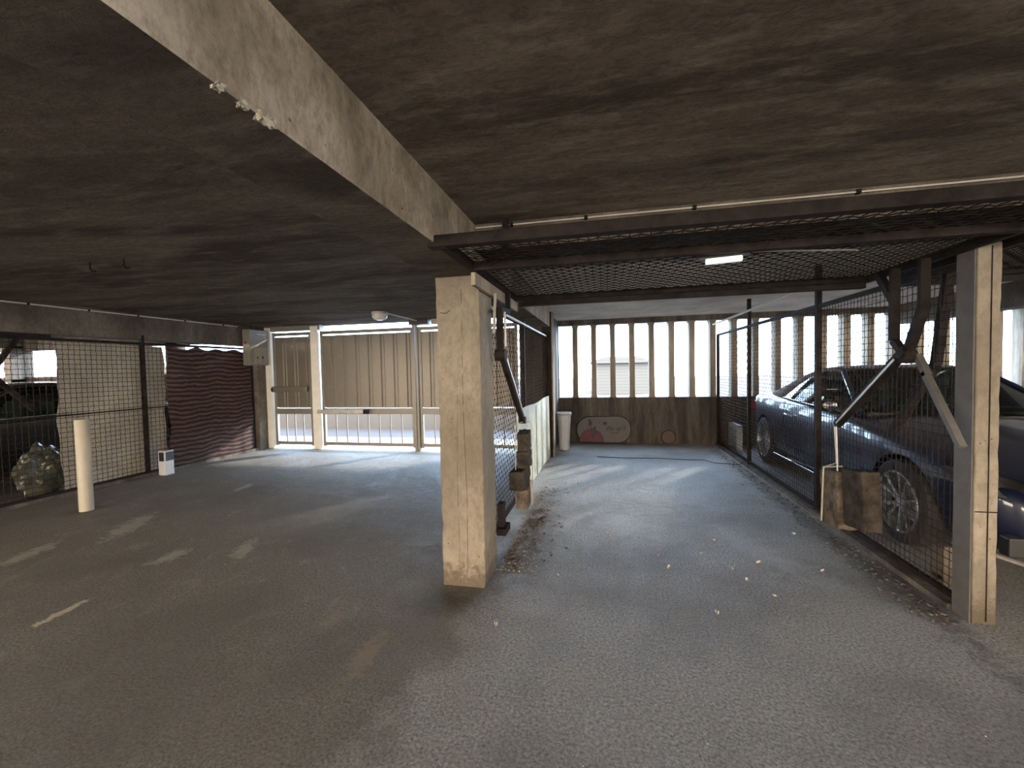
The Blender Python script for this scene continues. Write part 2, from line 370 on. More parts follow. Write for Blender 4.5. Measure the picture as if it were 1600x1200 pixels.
# rear wall of the right bays: solid below, concrete fins above
yR = 8.35
wm = MB().box((-1.05, yR, -.05), (9.5, yR+.22, .87)).box((-1.05, yR, 2.265), (9.5, yR+.22, ZC+.02)).box((-1.05, yR, .8), (-.90, yR+.22, 2.3))
struct(wm, 'wall_back', 'wall', 'stained concrete parapet wall under the tall slots')
fm = MB()
x = -.615; k = 0
rnd = random.Random(3)
while x < 9.2:
    pts = []
    fw = .096
    # waisted fin: thicker at foot and head, rounded corners of the slots
    for zz, e in ((.86, .022), (.875, .012), (.90, .003), (.93, 0), (2.19, 0), (2.225, .004), (2.25, .014), (2.27, .024)):
        pts.append((zz, e))
    n = len(pts); vs = []; fs = []
    for zz, e in pts:
        for (ax, ay) in ((0, yR+.01), (fw, yR+.01), (fw, yR+.20), (0, yR+.20)):
            vs.append((x+ax+(e if ax else -e), ay, zz))
    for i in range(n-1):
        for q in range(4): fs.append((i*4+q, i*4+(q+1) % 4, i*4+4+(q+1) % 4, i*4+4+q))
    MB().add(vs, fs).build('wall_fin', 'fin').__setitem__('kind', 'structure')
    x += .3535
struct(MB().box((-1.0, 7.1, 0), (-.90, yR+.2, ZC)), 'wall_side_return', 'wall')
struct(MB().box((-1.42, 7.16, 0), (-.95, 7.26, ZC)), 'wall_gate_side', 'wall')
struct(MB().box((-14, 7.25, 0), (-6.55, 7.45, 1.5)).box((-14, 7.25, 2.1), (-6.55, 7.42, ZC)).box((-9.0, 7.25, 1.3), (-8.7, 7.45, 2.2)).box((-11.6, 7.25, 1.3), (-11.3, 7.45, 2.2)), 'wall_back_left', 'wall')
struct(MB().box((-13.2, -1, 0), (-13, 7.4, 1.45)).box((-13.2, -1, 2.15), (-13, 7.4, ZC)).box((-13.2, 7, 1.2), (-13, 7.4, 2.2)).box((-13.2, 3.5, 1.2), (-13, 4.0, 2.2)).box((-13.2, -1, 1.2), (-13, -.5, 2.2)), 'wall_left', 'wall')
struct(MB().box((9.4, -2, 0), (9.6, 8.5, .87)).box((9.4, 3, .8), (9.6, 3.4, ZC)).box((9.4, 7.8, .8), (9.6, 8.5, ZC)), 'wall_right', 'wall')
struct(MB().box((5, -7.2, 0), (11, -7, 1.0)).box((-14, -7.2, 2.2), (5, -7, ZC)), 'wall_front', 'wall')
struct(MB().box((-6.6, 7.15, 2.27), (-5.25, 7.3, ZC+.01)), 'trim_5', 'gframe', 'beige header above the pedestrian gate')

# ---------------------------------------------------------------- outdoors
struct(MB().box((-60, 8.55, -.14), (60, 60, -.02)).box((-14, 7.45, -.14), (-.9, 8.6, -.01)), 'ground_outside', 'outg')
struct(MB().box((-60, -60, -.14), (60, -7, -.02)).box((-60, -7, -.14), (-14, 8.5, -.02)).box((11, -7, -.14), (60, 8.55, -.02)), 'ground_street_bounce', 'bounce_ground')  # unseen ground, made pale to bounce light onto the ceiling
gw = MB().prism([(-14, -.02), (-1.6, -.02), (-1.6, .36), (-6.5, 1.0), (-14, 1.9)], 10.1, 10.35).build('garden_wall', 'outw')
tag(gw, 'bright white outdoor wall with sloping top seen through the bars of the gate', 'wall')
for k, (hx, w, h) in enumerate(((-1.5, 3.4, 1.95), )):
    b = thing('house', 'pale blue clad building seen through the middle slots of the rear wall', 'building', (.75, 24, 0))
    MB().box((-1.5, 0, -.02), (1.5, 4, 1.7)).build('wall', 'siding', b)
    MB().prism([(-1.7, 1.65), (1.7, 1.65), (1.0, 2.0), (-.8, 2.0)], -.2, 4.2).build('roof', 'siding', b)

# ---------------------------------------------------------------- gates of the left bay
yG = 7.2
def gate_post(x0, x1, label, m='white'):
    o = MB().box((x0, yG-.06, 0), (x1, yG+.08, 2.34)).build('gate_post', m, bevel=.006); return tag(o, label, 'post')
gate_post(-6.46, -6.33, 'white square gate post beside the electrical box')
gate_post(-5.45, -5.29, 'white gate post between the pedestrian gate and the wide gate')
def corr(x0, x1, z0, z1, y, pitch=.262):
    vs = []; fs = []; xs = []
    n = max(1, round((x1-x0)/pitch)); p = (x1-x0)/n
    prof = ((0, 0), (.62, 0), (.68, .022), (.80, .022), (.86, 0), (.90, 0), (.94, .010), (.97, .010))
    for i in range(n):
        for (a, b) in prof: xs.append((x0+(i+a)*p, y+b))
    xs.append((x1, y))
    for (xx, yy) in xs: vs += [(xx, yy, z0), (xx, yy, z1), (xx, yy+.003, z0), (xx, yy+.003, z1)]
    for i in range(len(xs)-1):
        a = i*4; fs += [(a, a+4, a+5, a+1), (a+2, a+3, a+7, a+6), (a, a+2, a+6, a+4), (a+1, a+5, a+7, a+3)]
    return MB().add(vs, fs)
def gate(name, x0, x1, label, nb, zt=2.24):
    t = thing(name, label, 'gate', ((x0+x1)/2, yG, 0)); ox = -(x0+x1)/2; a, b = x0+ox, x1+ox
    fr = MB().box((a, -.025, .08), (b, .025, .14)).box((a, -.025, .67), (b, .025, .78)).box((a, -.025, zt-.06), (b, .025, zt))
    fr.box((a, -.03, .06), (a+.05, .03, zt)).box((b-.05, -.03, .06), (b, .03, zt)).build('frame', 'gframe', t, bevel=.004)
    corr(a+.05, b-.05, .80, zt-.085, -.012).build('corrugated_sheet', 'gate', t)
    for i in range(nb):
        xx = a+.05+(b-a-.1)*(i+1)/(nb+1)
        MB().box((xx-.009, -.009, .13), (xx+.009, .009, .68)).build('bar', 'gframe', t)
    return t
g1 = gate('pedestrian_gate', -6.31, -5.46, 'narrow beige gate with sheet metal top and bars, between the two white posts', 3)
MB().box((-.40, -.10, 1.10), (.34, -.04, 1.205)).build('closer_bar', 'gate', g1, bevel=.01)
MB().lathe([(0, -.425), (.05, -.425), (.05, -.39), (0, -.39)], (0, -.07, 1.15), 'x', 12).build('bar_cap', 'black', g1)
g2 = gate('vehicle_gate', -5.26, -3.37, 'wide beige vehicle gate leaf left of the thick pillar', 7)
ga = MB().bar((-.16-.0, -.11, .71), (-.95, -.11, .73), .07, .06)
MB().box((-.98, -.145, .69), (.0, -.075, .76)).build('gate_operator', 'galv', g2, bevel=.01)
MB().box((-.02, -.15, .685), (.05, -.07, .765)).build('operator_joint', 'steel', g2)
g3 = gate('vehicle_gate', -3.265, -1.46, 'second vehicle gate leaf mostly hidden behind the thick pillar and inner fence', 7)
ct = thing('gate_centre_post', 'slim beige double upright where the two wide gate leaves meet', 'post', (-3.32, 7.2, 0))
MB().box((-.05, -.06, 0), (-.008, .02, 2.33)).box((.008, -.06, 0), (.05, .02, 2.33)).build('upright', 'gframe', ct, bevel=.003)
MB().box((-.06, -.16, 2.27), (.30, .03, ZC)).build('latch_housing', 'black', ct)
MB().box((.34, -.10, 2.27), (.46, 0, ZC)).build('end_block', 'creambox', ct)
# electrical cabinet on the column
eb = thing('electrical_cabinet', 'grey beige electrical cabinet mounted high on the column by the gate', 'electrical box', (-6.36, 6.86, 1.62))
MB().box((-.14, -.20, 0), (.02, .22, .66)).build('cabinet', 'cabinet', eb, bevel=.006)
MB().box((.02, -.10, .03), (.028, .20, .33)).build('cover', 'label', eb, bevel=.002)
MB().box((.02, -.04, .57), (.03, .20, .585)).build('trim_strip', 'white', eb)
for q_ in (((.028, -.05, .12), (.034, -.03, .16)), ((.028, .07, .12), (.034, .10, .17)), ((.028, .065, .06), (.034, .105, .075))): MB().box(*q_).build('switch', 'black', eb)
MB().box((-.10, -.204, .40), (-.06, -.2, .44)).build('indicator', 'redlens', eb)

# bulkhead lamp with its cable
lp = thing('bulkhead_lamp', 'round glass bulkhead lamp on the ceiling before the wide gate', 'ceiling lamp', (-3.35, 6.0, ZC))
MB().lathe([(0, 0), (.12, 0), (.125, -.02), (.12, -.035)], (0, 0, 0), 'z', 24).build('base', 'creambox', lp, smooth=True)
MB().lathe([(.115, -.03), (.112, -.06), (.095, -.10), (.06, -.118), (.0001, -.122)], (0, 0, 0), 'z', 24).build('lens', simple('frosted_lens', (.55, .54, .48), .2), lp, smooth=True)
cb = MB().tube([(-3.25, 6.05, ZC-.02), (-3.2, 6.6, ZC-.03), (-3.22, 7.02, ZC-.03)], .012, 8).build('lamp_cable', 'white'); tag(cb, 'white cable running from the round lamp to the gate header', 'cable')

# ---------------------------------------------------------------- left fence with screens
def fence_panels(root, x, y0, y1, z0, z1, posts, mid=None, pitch=.048):
    ox, oy = root.location.x, root.location.y; X = x-ox
    wire_mesh(MB(), (X, y0-oy, z0), (0, 1, 0), (0, 0, 1), y1-y0, z1-z0, pitch, pitch*.053).build('wire_mesh', 'wire', root)
    MB().bar((X, y0-oy, z1), (X, y1-oy, z1), .035).build('top_rail', 'steel', root)
    MB().bar((X, y0-oy, z0), (X, y1-oy, z0), .03).build('bottom_rail', 'steel', root)
    if mid: MB().bar((X, y0-oy, mid), (X, y1-oy, mid), .018).build('middle_rail', 'steel', root)
    for (yy, zt) in posts: MB().box((X-.022, yy-oy-.022, 0), (X+.022, yy-oy+.022, zt)).build('post', 'steel', root)
fl = thing('mesh_fence', 'long dark wire mesh fence along the left bays, partly covered by sheets', 'fence', (-6.57, 4.5, 0))
fence_panels(fl, -6.57, 1.2, 6.9, .05, 1.93, [(1.25, 1.99), (4.96, 2.05), (6.9, 1.99)], .99, .06)
MB().bar((0, 1.35-4.5, 1.93), (0, 3.9-4.5, 1.955), .05, .06).build('door_rail', 'steel', fl)
MB().bar((-.03, -.88, 1.93), (-.03, -1.04, 1.65), .045).bar((-.03, -1.04, 1.65), (-.03, -1.3, 1.25), .045).build('brace', 'steel', fl)
MB().bar((-.03, -1.3, 1.72), (-.03, -1.04, 1.42), .05).bar((-.03, -1.04, 1.42), (-.03, -.76, 1.08), .045).build('brace', 'steel', fl)
# white sheet
def hanging(name, x, y0, y1, z0, z1, m, amp, label, cat, seed, top=None):
    rnd = random.Random(seed); nu, nv = 40, 30; vs = []; fs = []
    for s_ in (0, 1):
        for i in range(nu+1):
            for j in range(nv+1):
                a, b = i/nu, j/nv
                yy = y0+(y1-y0)*a; zt = z1+(top(a) if top else 0); zz = z0+(zt-z0)*b
                if i in (0, nu): yy += .012*math.sin(b*9+seed)+.01*math.sin(b*23)
                xx = x-s_*.006+amp*(math.sin(a*11+b*2+seed)+.6*math.sin(a*23-b*3))*(1-.6*b)
                vs.append((xx, yy, zz))
    N = (nu+1)*(nv+1); g = lambda s_, i, j: s_*N+i*(nv+1)+j
    for i in range(nu):
        for j in range(nv):
            fs.append((g(0,i,j), g(0,i+1,j), g(0,i+1,j+1), g(0,i,j+1))); fs.append((g(1,i,j), g(1,i,j+1), g(1,i+1,j+1), g(1,i+1,j)))
    for i in range(nu): fs += [(g(0,i,0), g(1,i,0), g(1,i+1,0), g(0,i+1,0)), (g(0,i,nv), g(0,i+1,nv), g(1,i+1,nv), g(1,i,nv))]
    for j in range(nv): fs += [(g(0,0,j), g(0,0,j+1), g(1,0,j+1), g(1,0,j)), (g(0,nu,j), g(1,nu,j), g(1,nu,j+1), g(0,nu,j+1))]
    o = MB().add(vs, fs).build(name, m, smooth=True); return tag(o, label, cat)
hanging('cover_sheet', -6.625, 3.98, 5.30, .06, 1.90, 'sheet', .006, 'dirty white sheet hung behind the left mesh fence', 'sheet', 1)
hanging('fabric_screen', -6.53, 5.28, 6.86, .05, 1.90, 'reed', .006, 'dark brown ribbed fabric screen tied over the left mesh fence', 'screen', 5, lambda a: .02*math.sin(a*26)-.02*abs(math.sin(a*9)))
struct(MB().box((-6.62, 1.2, 0), (-6.50, 6.95, .045)), 'trim_6', 'wall', 'low concrete kerb under the left fence')
bl = MB().lathe([(0, 0), (.062, 0), (.062, .985), (.055, 1.0), (0, 1.0)], (0, 0, 0), 'z', 20).build('bollard', 'creambox', loc=(-5.58, 3.55, 0), smooth=True); tag(bl, 'tall cream bollard standing on the floor before the white sheet', 'bollard')
mp_ = thing('gate_photocell', 'small white sensor post with black window at the foot of the left fence', 'sensor post', (-6.36, 5.06, 0))
MB().box((-.06, -.07, 0), (.06, .07, .36)).build('housing', 'plastic', mp_, bevel=.008)
MB().box((.055, -.05, .21), (.066, .06, .34)).box((-.03, -.078, .21), (.05, -.066, .34)).build('sensor_window', 'black', mp_)
def clipped(name, pts, clips, label, rr=.009):
    t = thing(name, label, 'conduit', pts[0]); o = Vector(pts[0])
    MB().tube([V(p)-o for p in pts], rr, 8).build('pipe', 'conduit', t)
    for c in clips: MB().box(*[(V(c)-o+V(d)) for d in ((-.010, -.013, -.011), (.010, .013, .011))]).build('clip', 'steel', t)
clipped('conduit', [(-6.535, -3, 2.325), (-6.535, 6.6, 2.325)], [(-6.535, q, 2.325) for q in (3.7, 4.3, 4.9, 5.6, 6.3)], 'thin pale conduit clipped along the top of the left beam')
clipped('conduit', [(-.78, 2.605, 2.335), (4.7, 2.605, 2.335)], [(q, 2.605, 2.335) for q in (-.55, -.1, .5, 1.3, 2.1)], 'thin pale conduit across the cross beam above the raised mesh door', .005)
clipped('conduit', [(1.90, 4.55, 2.17), (1.90, 8.33, 2.17)], [(1.90, q, 2.17) for q in (5.2, 6.7)], 'straight white conduit above the right mesh fence leading to the rear wall', .016)
for hx, hy in ((-3.96, 2.63), (-3.62, 2.63)):
    h = MB().tube([(0, 0, 0), (0, 0, -.05), (.012, .01, -.07), (.03, .02, -.065)], .006, 6).build('ceiling_hook', 'steel', loc=(hx, hy, ZC))
    tag(h, 'small rusty hook in the ceiling, %s of the two' % ('left' if hx < -3.8 else 'right'), 'hook', 'hooks in the left ceiling')

# ---------------------------------------------------------------- inner fence between the lanes
fi = thing('mesh_fence', 'dark wire mesh fence behind the thick pillar with a white board on its lower half', 'fence', (-.95, 5, 0))
fence_panels(fi, -.95, 3.03, 6.9, .06, 1.97, [(3.05, 1.99), (5.0, 2.08), (6.88, 2.0)])
MB().bar((.028, -1.9, 1.965), (.028, 1.85, 1.965), .022).build('top_strip', 'galv', fi)
MB().bar((0, 0, 2.06), (.16, -.0, 2.06), .018).build('hanger', 'steel', fi)
wb = MB(); n = 24
vs = []; fs = []
for i in range(n+1):
    a = i/n; yy = 4.38+(6.9-4.38)*a; bl_ = .05*max(0, a-.55)**1.2+.004*math.sin(a*14)
    for (dx, zz) in ((0, .02+.01*math.sin(a*5)), (.01, 1.0+.01*math.sin(a*9)), (.018, 1.0+.01*math.sin(a*9)), (.012, .02)):
        vs.append((-.925+dx+bl_*(1-zz*.5), yy, zz))
    if i: fs += [((i-1)*4+q, (i-1)*4+(q+1) % 4, i*4+(q+1) % 4, i*4+q) for q in range(4)]
fs += [(0, 1, 2, 3), (n*4+3, n*4+2, n*4+1, n*4)]
o = wb.add(vs, fs).build('scuffed_board', 'board'); tag(o, 'long pale green white board leaning along the inner mesh fence', 'board')
MB().box((-.897, 5.55, .05), (-.891, 5.556, .97)).build('joint', 'steel', o)

# ---------------------------------------------------------------- right fence
fr_ = thing('mesh_fence', 'dark wire mesh fence on the right between the lane and the blue convertible', 'fence', (1.95, 5.5, 0))
fence_panels(fr_, 1.975, 2.94, 8.3, .07, 1.98, [(4.6, ZC), (6.6, ZC), (8.3, 2.0)])
struct(MB().box((1.92, 2.92, 0), (2.0, 8.34, .035)), 'trim_7', 'wall', 'low concrete kerb under the right mesh fence')

# ---------------------------------------------------------------- raised overhead mesh doors
def overhead_door(x0, x1, label):
    t = thing('overhead_mesh_door', label, 'garage door', (x0, 2.9, 2.04)); w = x1-x0; ya, yb, ym = 1.96-2.9, 3.72-2.9, 2.42-2.9
    MB().box((-.05, ya-.02, .0), (w+.02, ya+.04, .055)).build('front_bar', 'steel', t, bevel=.003)
    MB().box((0, ym, -.01), (w, ym+.05, .04)).build('middle_bar', 'steel', t, bevel=.003)
    MB().box((0, yb-.05, 0), (w, yb, .045)).box((.03, yb+.03, -.035), (w, yb+.085, .005)).build('rear_bar', 'steel', t, bevel=.003)
    MB().box((.02, yb-.0, .012), (w-.02, yb+.03, .02)).build('rear_strip', 'galv', t)
    for s_ in (0, w-.035): MB().box((s_, ya, -.005), (s_+.035, yb, .045)).build('side_bar', 'steel', t, bevel=.003)
    wire_mesh(MB(), (.03, ya+.03, .03), (1, 0, 0), (0, 1, 0), w-.06, yb-ya-.06, .048, .0028, .0035).build('wire_mesh', 'wire', t)
    return t
dr = overhead_door(-.775, 1.93, 'raised wire mesh door lying flat under the ceiling above the empty right lane')
MB().box((-.003, -.42, -.082), (.022, .86, -.004)).build('guide_board', 'fin', dr)
overhead_door(2.07, 4.7, 'raised wire mesh door lying flat above the front of the blue convertible')
# hinge hanger where the front bar meets the big beam
hg = MB().box((-.60, 2.56, 2.19), (-.565, 2.60, ZC)).build('door_hanger', 'steel'); tag(hg, 'short steel hanger between ceiling and raised door by the big beam', 'bracket')
# fluorescent fitting above the mesh
tl = thing('fluorescent_light', 'white fluorescent tube fitting fixed under the raised mesh door', 'light fitting', (.63, 2.52, 2.052), rz=-.2)
tl.scale = (.72, .72, .55)
MB().box((-.17, -.03, -.05), (.17, .03, 0)).build('housing', 'black', tl)
MB().box((-.125, -.028, -.10), (.125, .028, -.048)).build('tube_cover', 'tube', tl, bevel=.01)
MB().tube([(.17, 0, -.02), (.4, .1, -.02), (.9, .35, -.015)], .008, 6).build('wire', 'galv', tl)

# counterweight arms
aL = thing('pivot_arm', 'black pivoting steel arm of the raised door beside the thick pillar', 'arm', (-.71, 2.9, 1.57))
MB().bar((0, .27, .47), (0, .27, .30), .035).bar((0, .27, .31), (0, 0, .29), .035).bar((0, 0, .30), (0, 0, 0), .045, .03).build('bracket', 'steel', aL)
MB().lathe([(0, -.035), (.04, -.035), (.045, 0), (.04, .035), (0, .035)], (0, .01, -.02), 'x', 14).build('pivot', 'steel', aL)
MB().bar((.01, 0, -.02), (.01, .70, -.56), .035, .05).build('arm', 'steel', aL)
MB().bar((.034, .05, -.05), (.034, .66, -.52), .006, .016).build('arm_highlight', 'galv', aL)  # side light on the arm, put in as a pale strip
MB().bar((-.02, -.03, .40), (-.02, -.09, .12), .016).bar((.03, .03, .28), (.03, .03, .04), .012).build('rod', 'galv', aL)
MB().lathe([(0, -.03), (.03, -.03), (.03, .03), (0, .03)], (.01, .70, -.56), 'x', 12).build('end_knuckle', 'black', aL)
def loops(mb, x, y, z0, z1, dx=.03, dy=.09, r_=.004):
    mb.tube([(x-dx, y-dy, z1), (x-dx, y-dy*.8, z0-.02), (x, y, z0), (x+dx, y+dy*.8, z0-.02), (x+dx, y+dy, z1)], r_, 6); return mb
cL = thing('counterweight', 'stack of stained wooden blocks hung by wire from the door arm beside the thick pillar', 'counterweight', (-.70, 3.6, .40))
def block(root, c, size, rot, m, seed, name='block'):
    rnd = random.Random(seed); bm = bmesh.new(); bmesh.ops.create_cube(bm, size=1)
    bmesh.ops.subdivide_edges(bm, edges=bm.edges[:], cuts=3, use_grid_fill=True)
    R_ = Matrix.Rotation(rot[0], 3, 'X') @ Matrix.Rotation(rot[2], 3, 'Z')
    for v in bm.verts:
        q = V((v.co.x*size[0], v.co.y*size[1], v.co.z*size[2])); q += V([rnd.uniform(-1, 1)*.005 for _ in range(3)]); v.co = R_ @ q + V(c)
    me = bpy.data.meshes.new(name); bm.to_mesh(me); bm.free(); me.materials.append(M[m])
    o = bpy.data.objects.new(name, me); COL.objects.link(o); o.parent = root
    b = o.modifiers.new('bevel', 'BEVEL'); b.width = .008; b.segments = 2; b.limit_method = 'ANGLE'; return o
block(cL, (.015, -.02, .44), (.10, .20, .155), (.05, 0, .1), 'block', 1)
block(cL, (.015, -.02, .285), (.10, .22, .14), (-.04, 0, 0), 'block', 2)
block(cL, (-.02, -.06, .13), (.115, .30, .15), (-.02, 0, -.05), 'block', 3)
block(cL, (.0, -.02, -.035), (.10, .24, .16), (.05, 0, .05), 'blockl', 4)
loops(MB(), .01, -.02, .60, -.12, .055, .10).build('hanger_wire', 'galv', cL)
MB().bar((.07, -.03, .10), (.07, .0, -.12), .012, .03).build('strap', 'galv', cL)

def right_arm(x, label, dark=True):
    t = thing('pivot_arm', label, 'arm', (x, 3.1, 1.48))
    MB().bar((0, .13, .56), (0, .13, .10), .05, .03).bar((0, .13, .10), (0, .02, 0), .04).build('bracket', 'steel', t)
    MB().bar((0, -.13, .56), (0, -.13, .27), .05, .03).bar((0, -.13, .28), (0, 0, .02), .045).build('bracket', 'steel', t)
    MB().bar((0, .30, .56), (0, .14, .36), .04).build('strut', 'steel', t)
    MB().lathe([(0, -.035), (.045, -.035), (.05, 0), (.045, .035), (0, .035)], (0, .01, 0), 'x', 14).build('pivot', 'steel', t)
    MB().bar((-.02, -.02, .04), (-.02, .78, -.53), .04, .05).build('arm', 'steel', t)
    MB().bar((-.045, .05, -.02), (-.045, .74, -.51), .006, .014).build('arm_highlight', 'galv', t)  # pale strip added for the light along this arm
    return t
aR = right_arm(1.82, 'black crossed steel door arm beside the slim right pillar')
MB().bar((0.04, -.08, -.10), (0.04, -.36, -.50), .035, .03).bar((.04, -.02, 0), (.04, -.10, -.12), .035).build('stay', 'shade_stay', aR)
aN = thing('pivot_arm', 'steel door arm on the far side of the right fence, beside the windscreen', 'arm', (2.08, 3.28, 1.42))
MB().bar((0, 0, 0), (0, .42, -.50), .045, .05).bar((0, 0, 0), (0, -.1, .6), .045).build('arm', 'steel', aN)
cR = thing('counterweight', 'heavy dusty concrete blocks hung by wires from the right door arm', 'counterweight', (1.81, 3.75, .2))
block(cR, (-.01, .10, .17), (.14, .26, .44), (-.12, 0, 0), 'blockc', 11)
block(cR, (.01, -.17, .24), (.12, .24, .42), (-.12, 0, .05), 'block', 12)
MB().tube([(-.085, .20, -.05), (-.085, .17, .40), (0, .15, .44), (-.02, .14, .74)], .008, 6).tube([(-.05, .03, .40), (-.03, .10, .74)], .006, 6).tube([(-.085, .17, .40), (.05, .17, .41)], .008, 6).build('hanger_wire', 'galv', cR)
cbk = MB().box((2.07, 3.18, 0), (2.15, 3.28, .27)).build('concrete_block', 'beam2', bevel=.008); tag(cbk, 'small upright concrete block on the floor just behind the slim right pillar', 'block')
# strike box on the pillar
kb = MB().box((-.79, 3.02, .24), (-.745, 3.10, .46)).box((-.79, 2.98, .24), (-.72, 3.14, .29)).build('strike_bracket', 'steel', bevel=.004); tag(kb, 'small rusty steel bracket on the side of the thick pillar near the floor', 'bracket')

# ---------------------------------------------------------------- items along the rear wall
bn = thing('plastic_bin', 'tall ribbed white plastic bin in the corner behind the dark column', 'bin', (-.73, 7.62, 0))
mb = MB(); vs = []; fs = []; rings = ((0, .085), (.03, .09), (.60, .118), (.62, .13), (.66, .13), (.66, .115), (.1, .085))
for (zz, rr) in rings:
    for k in range(24):
        a = 2*PI*k/24; e = 1.02 if k % 2 else .985
        vs.append((rr*e*math.cos(a)*1.0, rr*e*math.sin(a)*1.0, zz))
for i in range(len(rings)-1):
    for k in range(24): fs.append((i*24+k, i*24+(k+1) % 24, i*24+24+(k+1) % 24, i*24+24+k))
fs.append(tuple(range(24)))
mb.add(vs, fs).build('bin_body', 'plastic', bn)
MB().lathe([(.122, .615), (.136, .62), (.136, .64), (.122, .645)], (0, 0, 0), 'z', 24).build('rim', 'creambox', bn)

ob = thing('oval_board', 'cream oval board with black rim, pink half disc and cartoonish lettering against the rear wall', 'sign board', (-.05, 8.25, 0))
ob.rotation_euler = (-.14, 0, 0)
ob['label'] = 'cream oval board with black edge, pink half disc and handwriting, leaning on the rear wall'
def stadium(x0, x1, z0, z1, rr, n=10, lift=0):
    p = []
    for cx_, cz, a0 in ((x1-rr, z1-rr, 0), (x0+rr, z1-rr, 90), (x0+rr, z0+rr, 180), (x1-rr, z0+rr, 270)):
        for k in range(n+1):
            a = math.radians(a0+90*k/n); xx = cx_+rr*math.cos(a); zz = cz+rr*math.sin(a)
            p.append((xx, zz+lift*(xx-x0)/(x1-x0)*(1 if zz > (z0+z1)/2 else 0)))
    return p
MB().prism(stadium(-.50, .50, .02, .50, .235, lift=.03), -.012, .0).build('panel', 'oval', ob)
P = stadium(-.50, .50, .02, .50, .235, lift=.03)
MB().tube([(a, -.008, b) for a, b in P]+[(P[0][0], -.008, P[0][1])], .008, 6).build('edge_band', 'ink', ob)
half = [(-.225+.225*math.cos(PI*k/20), .035+.235*math.sin(PI*k/20)) for k in range(21)]
MB().prism(half, -.017, -.0125).build('pink_half_disc', 'pink', ob)
MB().tube([(a, -.016, b) for a, b in half]+[(half[0][0], -.016, half[0][1])], .005, 6).build('half_disc_outline', 'ink', ob)
def blob(mb, c, rx, rz): mb.prism([(c[0]+rx*math.cos(2*PI*k/14), c[1]+rz*math.sin(2*PI*k/14)) for k in range(14)], -.020, -.0126); return mb
def limb(mb, a, b): mb.bar((a[0], -.016, a[1]), (b[0], -.016, b[1]), .007, .016)
fa = blob(blob(MB(), (-.255, .43), .025, .032), (-.25, .375), .028, .045)
for a, b in (((-.26, .35), (-.285, .265)), ((-.245, .35), (-.215, .27)), ((-.235, .42), (-.205, .36))): limb(fa, a, b)
fa.build('painted_figure', 'ink', ob)
fa = blob(blob(blob(MB(), (-.16, .30), .028, .026), (-.165, .235), .022, .05), (-.195, .15), .022, .05)
for a, b in (((-.15, .26), (-.11, .17)), ((-.19, .28), (-.23, .25))): limb(fa, a, b)
fa.build('painted_figure', 'ink', ob)
blob(MB(), (.03, .385), .042, .032).build('painted_spot', 'ink', ob); blob(MB(), (-.07, .40), .012, .014).build('painted_spot', 'ink', ob)

fc = bpy.data.curves.new('lettering', 'FONT'); fc.body = "Pin up's"; fc.size = .125; fc.extrude = .002; fc.shear = .35; fc.space_character = .95; fc.offset = .001
fo = bpy.data.objects.new('lettering', fc); COL.objects.link(fo); fc.materials.append(M['ink']); fo.parent = ob
fo.location = (.045, -.0155, .235); fo.rotation_euler = (PI/2, -.10, 0)
fo.location = (.045, -.0155, .235); fo.rotation_euler = (PI/2, -.10, 0)
dg_ = bpy.context.evaluated_depsgraph_get(); fm_ = bpy.data.meshes.new_from_object(fo.evaluated_get(dg_)); bpy.data.objects.remove(fo)
fo = bpy.data.objects.new('lettering', fm_); COL.objects.link(fo); fo.parent = ob; fo.location = (.045, -.0155, .235); fo.rotation_euler = (PI/2, -.10, 0)
MB().tube([(.12, -.015, .205), (.18, -.015, .198), (.25, -.015, .212), (.28, -.015, .225)], .006, 6).build('underline', 'ink', ob)
dk = thing('round_board', 'small round pinkish board leaning on the rear wall right of the oval board', 'board', (1.12, 8.27, 0)); dk.rotation_euler = (-.18, 0, 0)
MB().lathe([(0, -.012), (.125, -.012), (.125, 0), (0, 0)], (0, 0, .135), 'y', 28).build('panel', 'disc', dk)
MB().lathe([(.118, -.016), (.13, -.016), (.13, .004), (.118, .004)], (0, 0, .135), 'y', 28).build('edge_band', 'steel', dk)
cr = thing('slatted_crate', 'white slatted plastic crate standing behind the right mesh fence at the rear wall', 'crate', (2.16, 7.98, 0))
for k in range(7): MB().box((-.03, -.22, .05+k*.052), (-.015, .22, .085+k*.052)).build('slat', 'plastic', cr)
MB().box((-.035, -.25, 0), (.05, -.20, .42)).box((-.035, .20, 0), (.05, .25, .42)).box((-.03, -.25, .40), (.05, .25, .43)).box((.03, -.22, 0), (.05, .22, .41)).build('frame', 'plastic', cr)
wr = MB().tube([(-.15, 7.02, .006), (.3, 6.96, .006), (.75, 7.0, .006), (1.25, 6.93, .006), (1.45, 6.95, .006), (1.55, 6.75, .006), (1.85, 6.62, .02), (1.97, 6.7, .06), (2.1, 6.75, .008)], .006, 6).build('floor_cable', 'black'); tag(wr, 'thin black cable lying across the floor before the rear wall', 'cable')

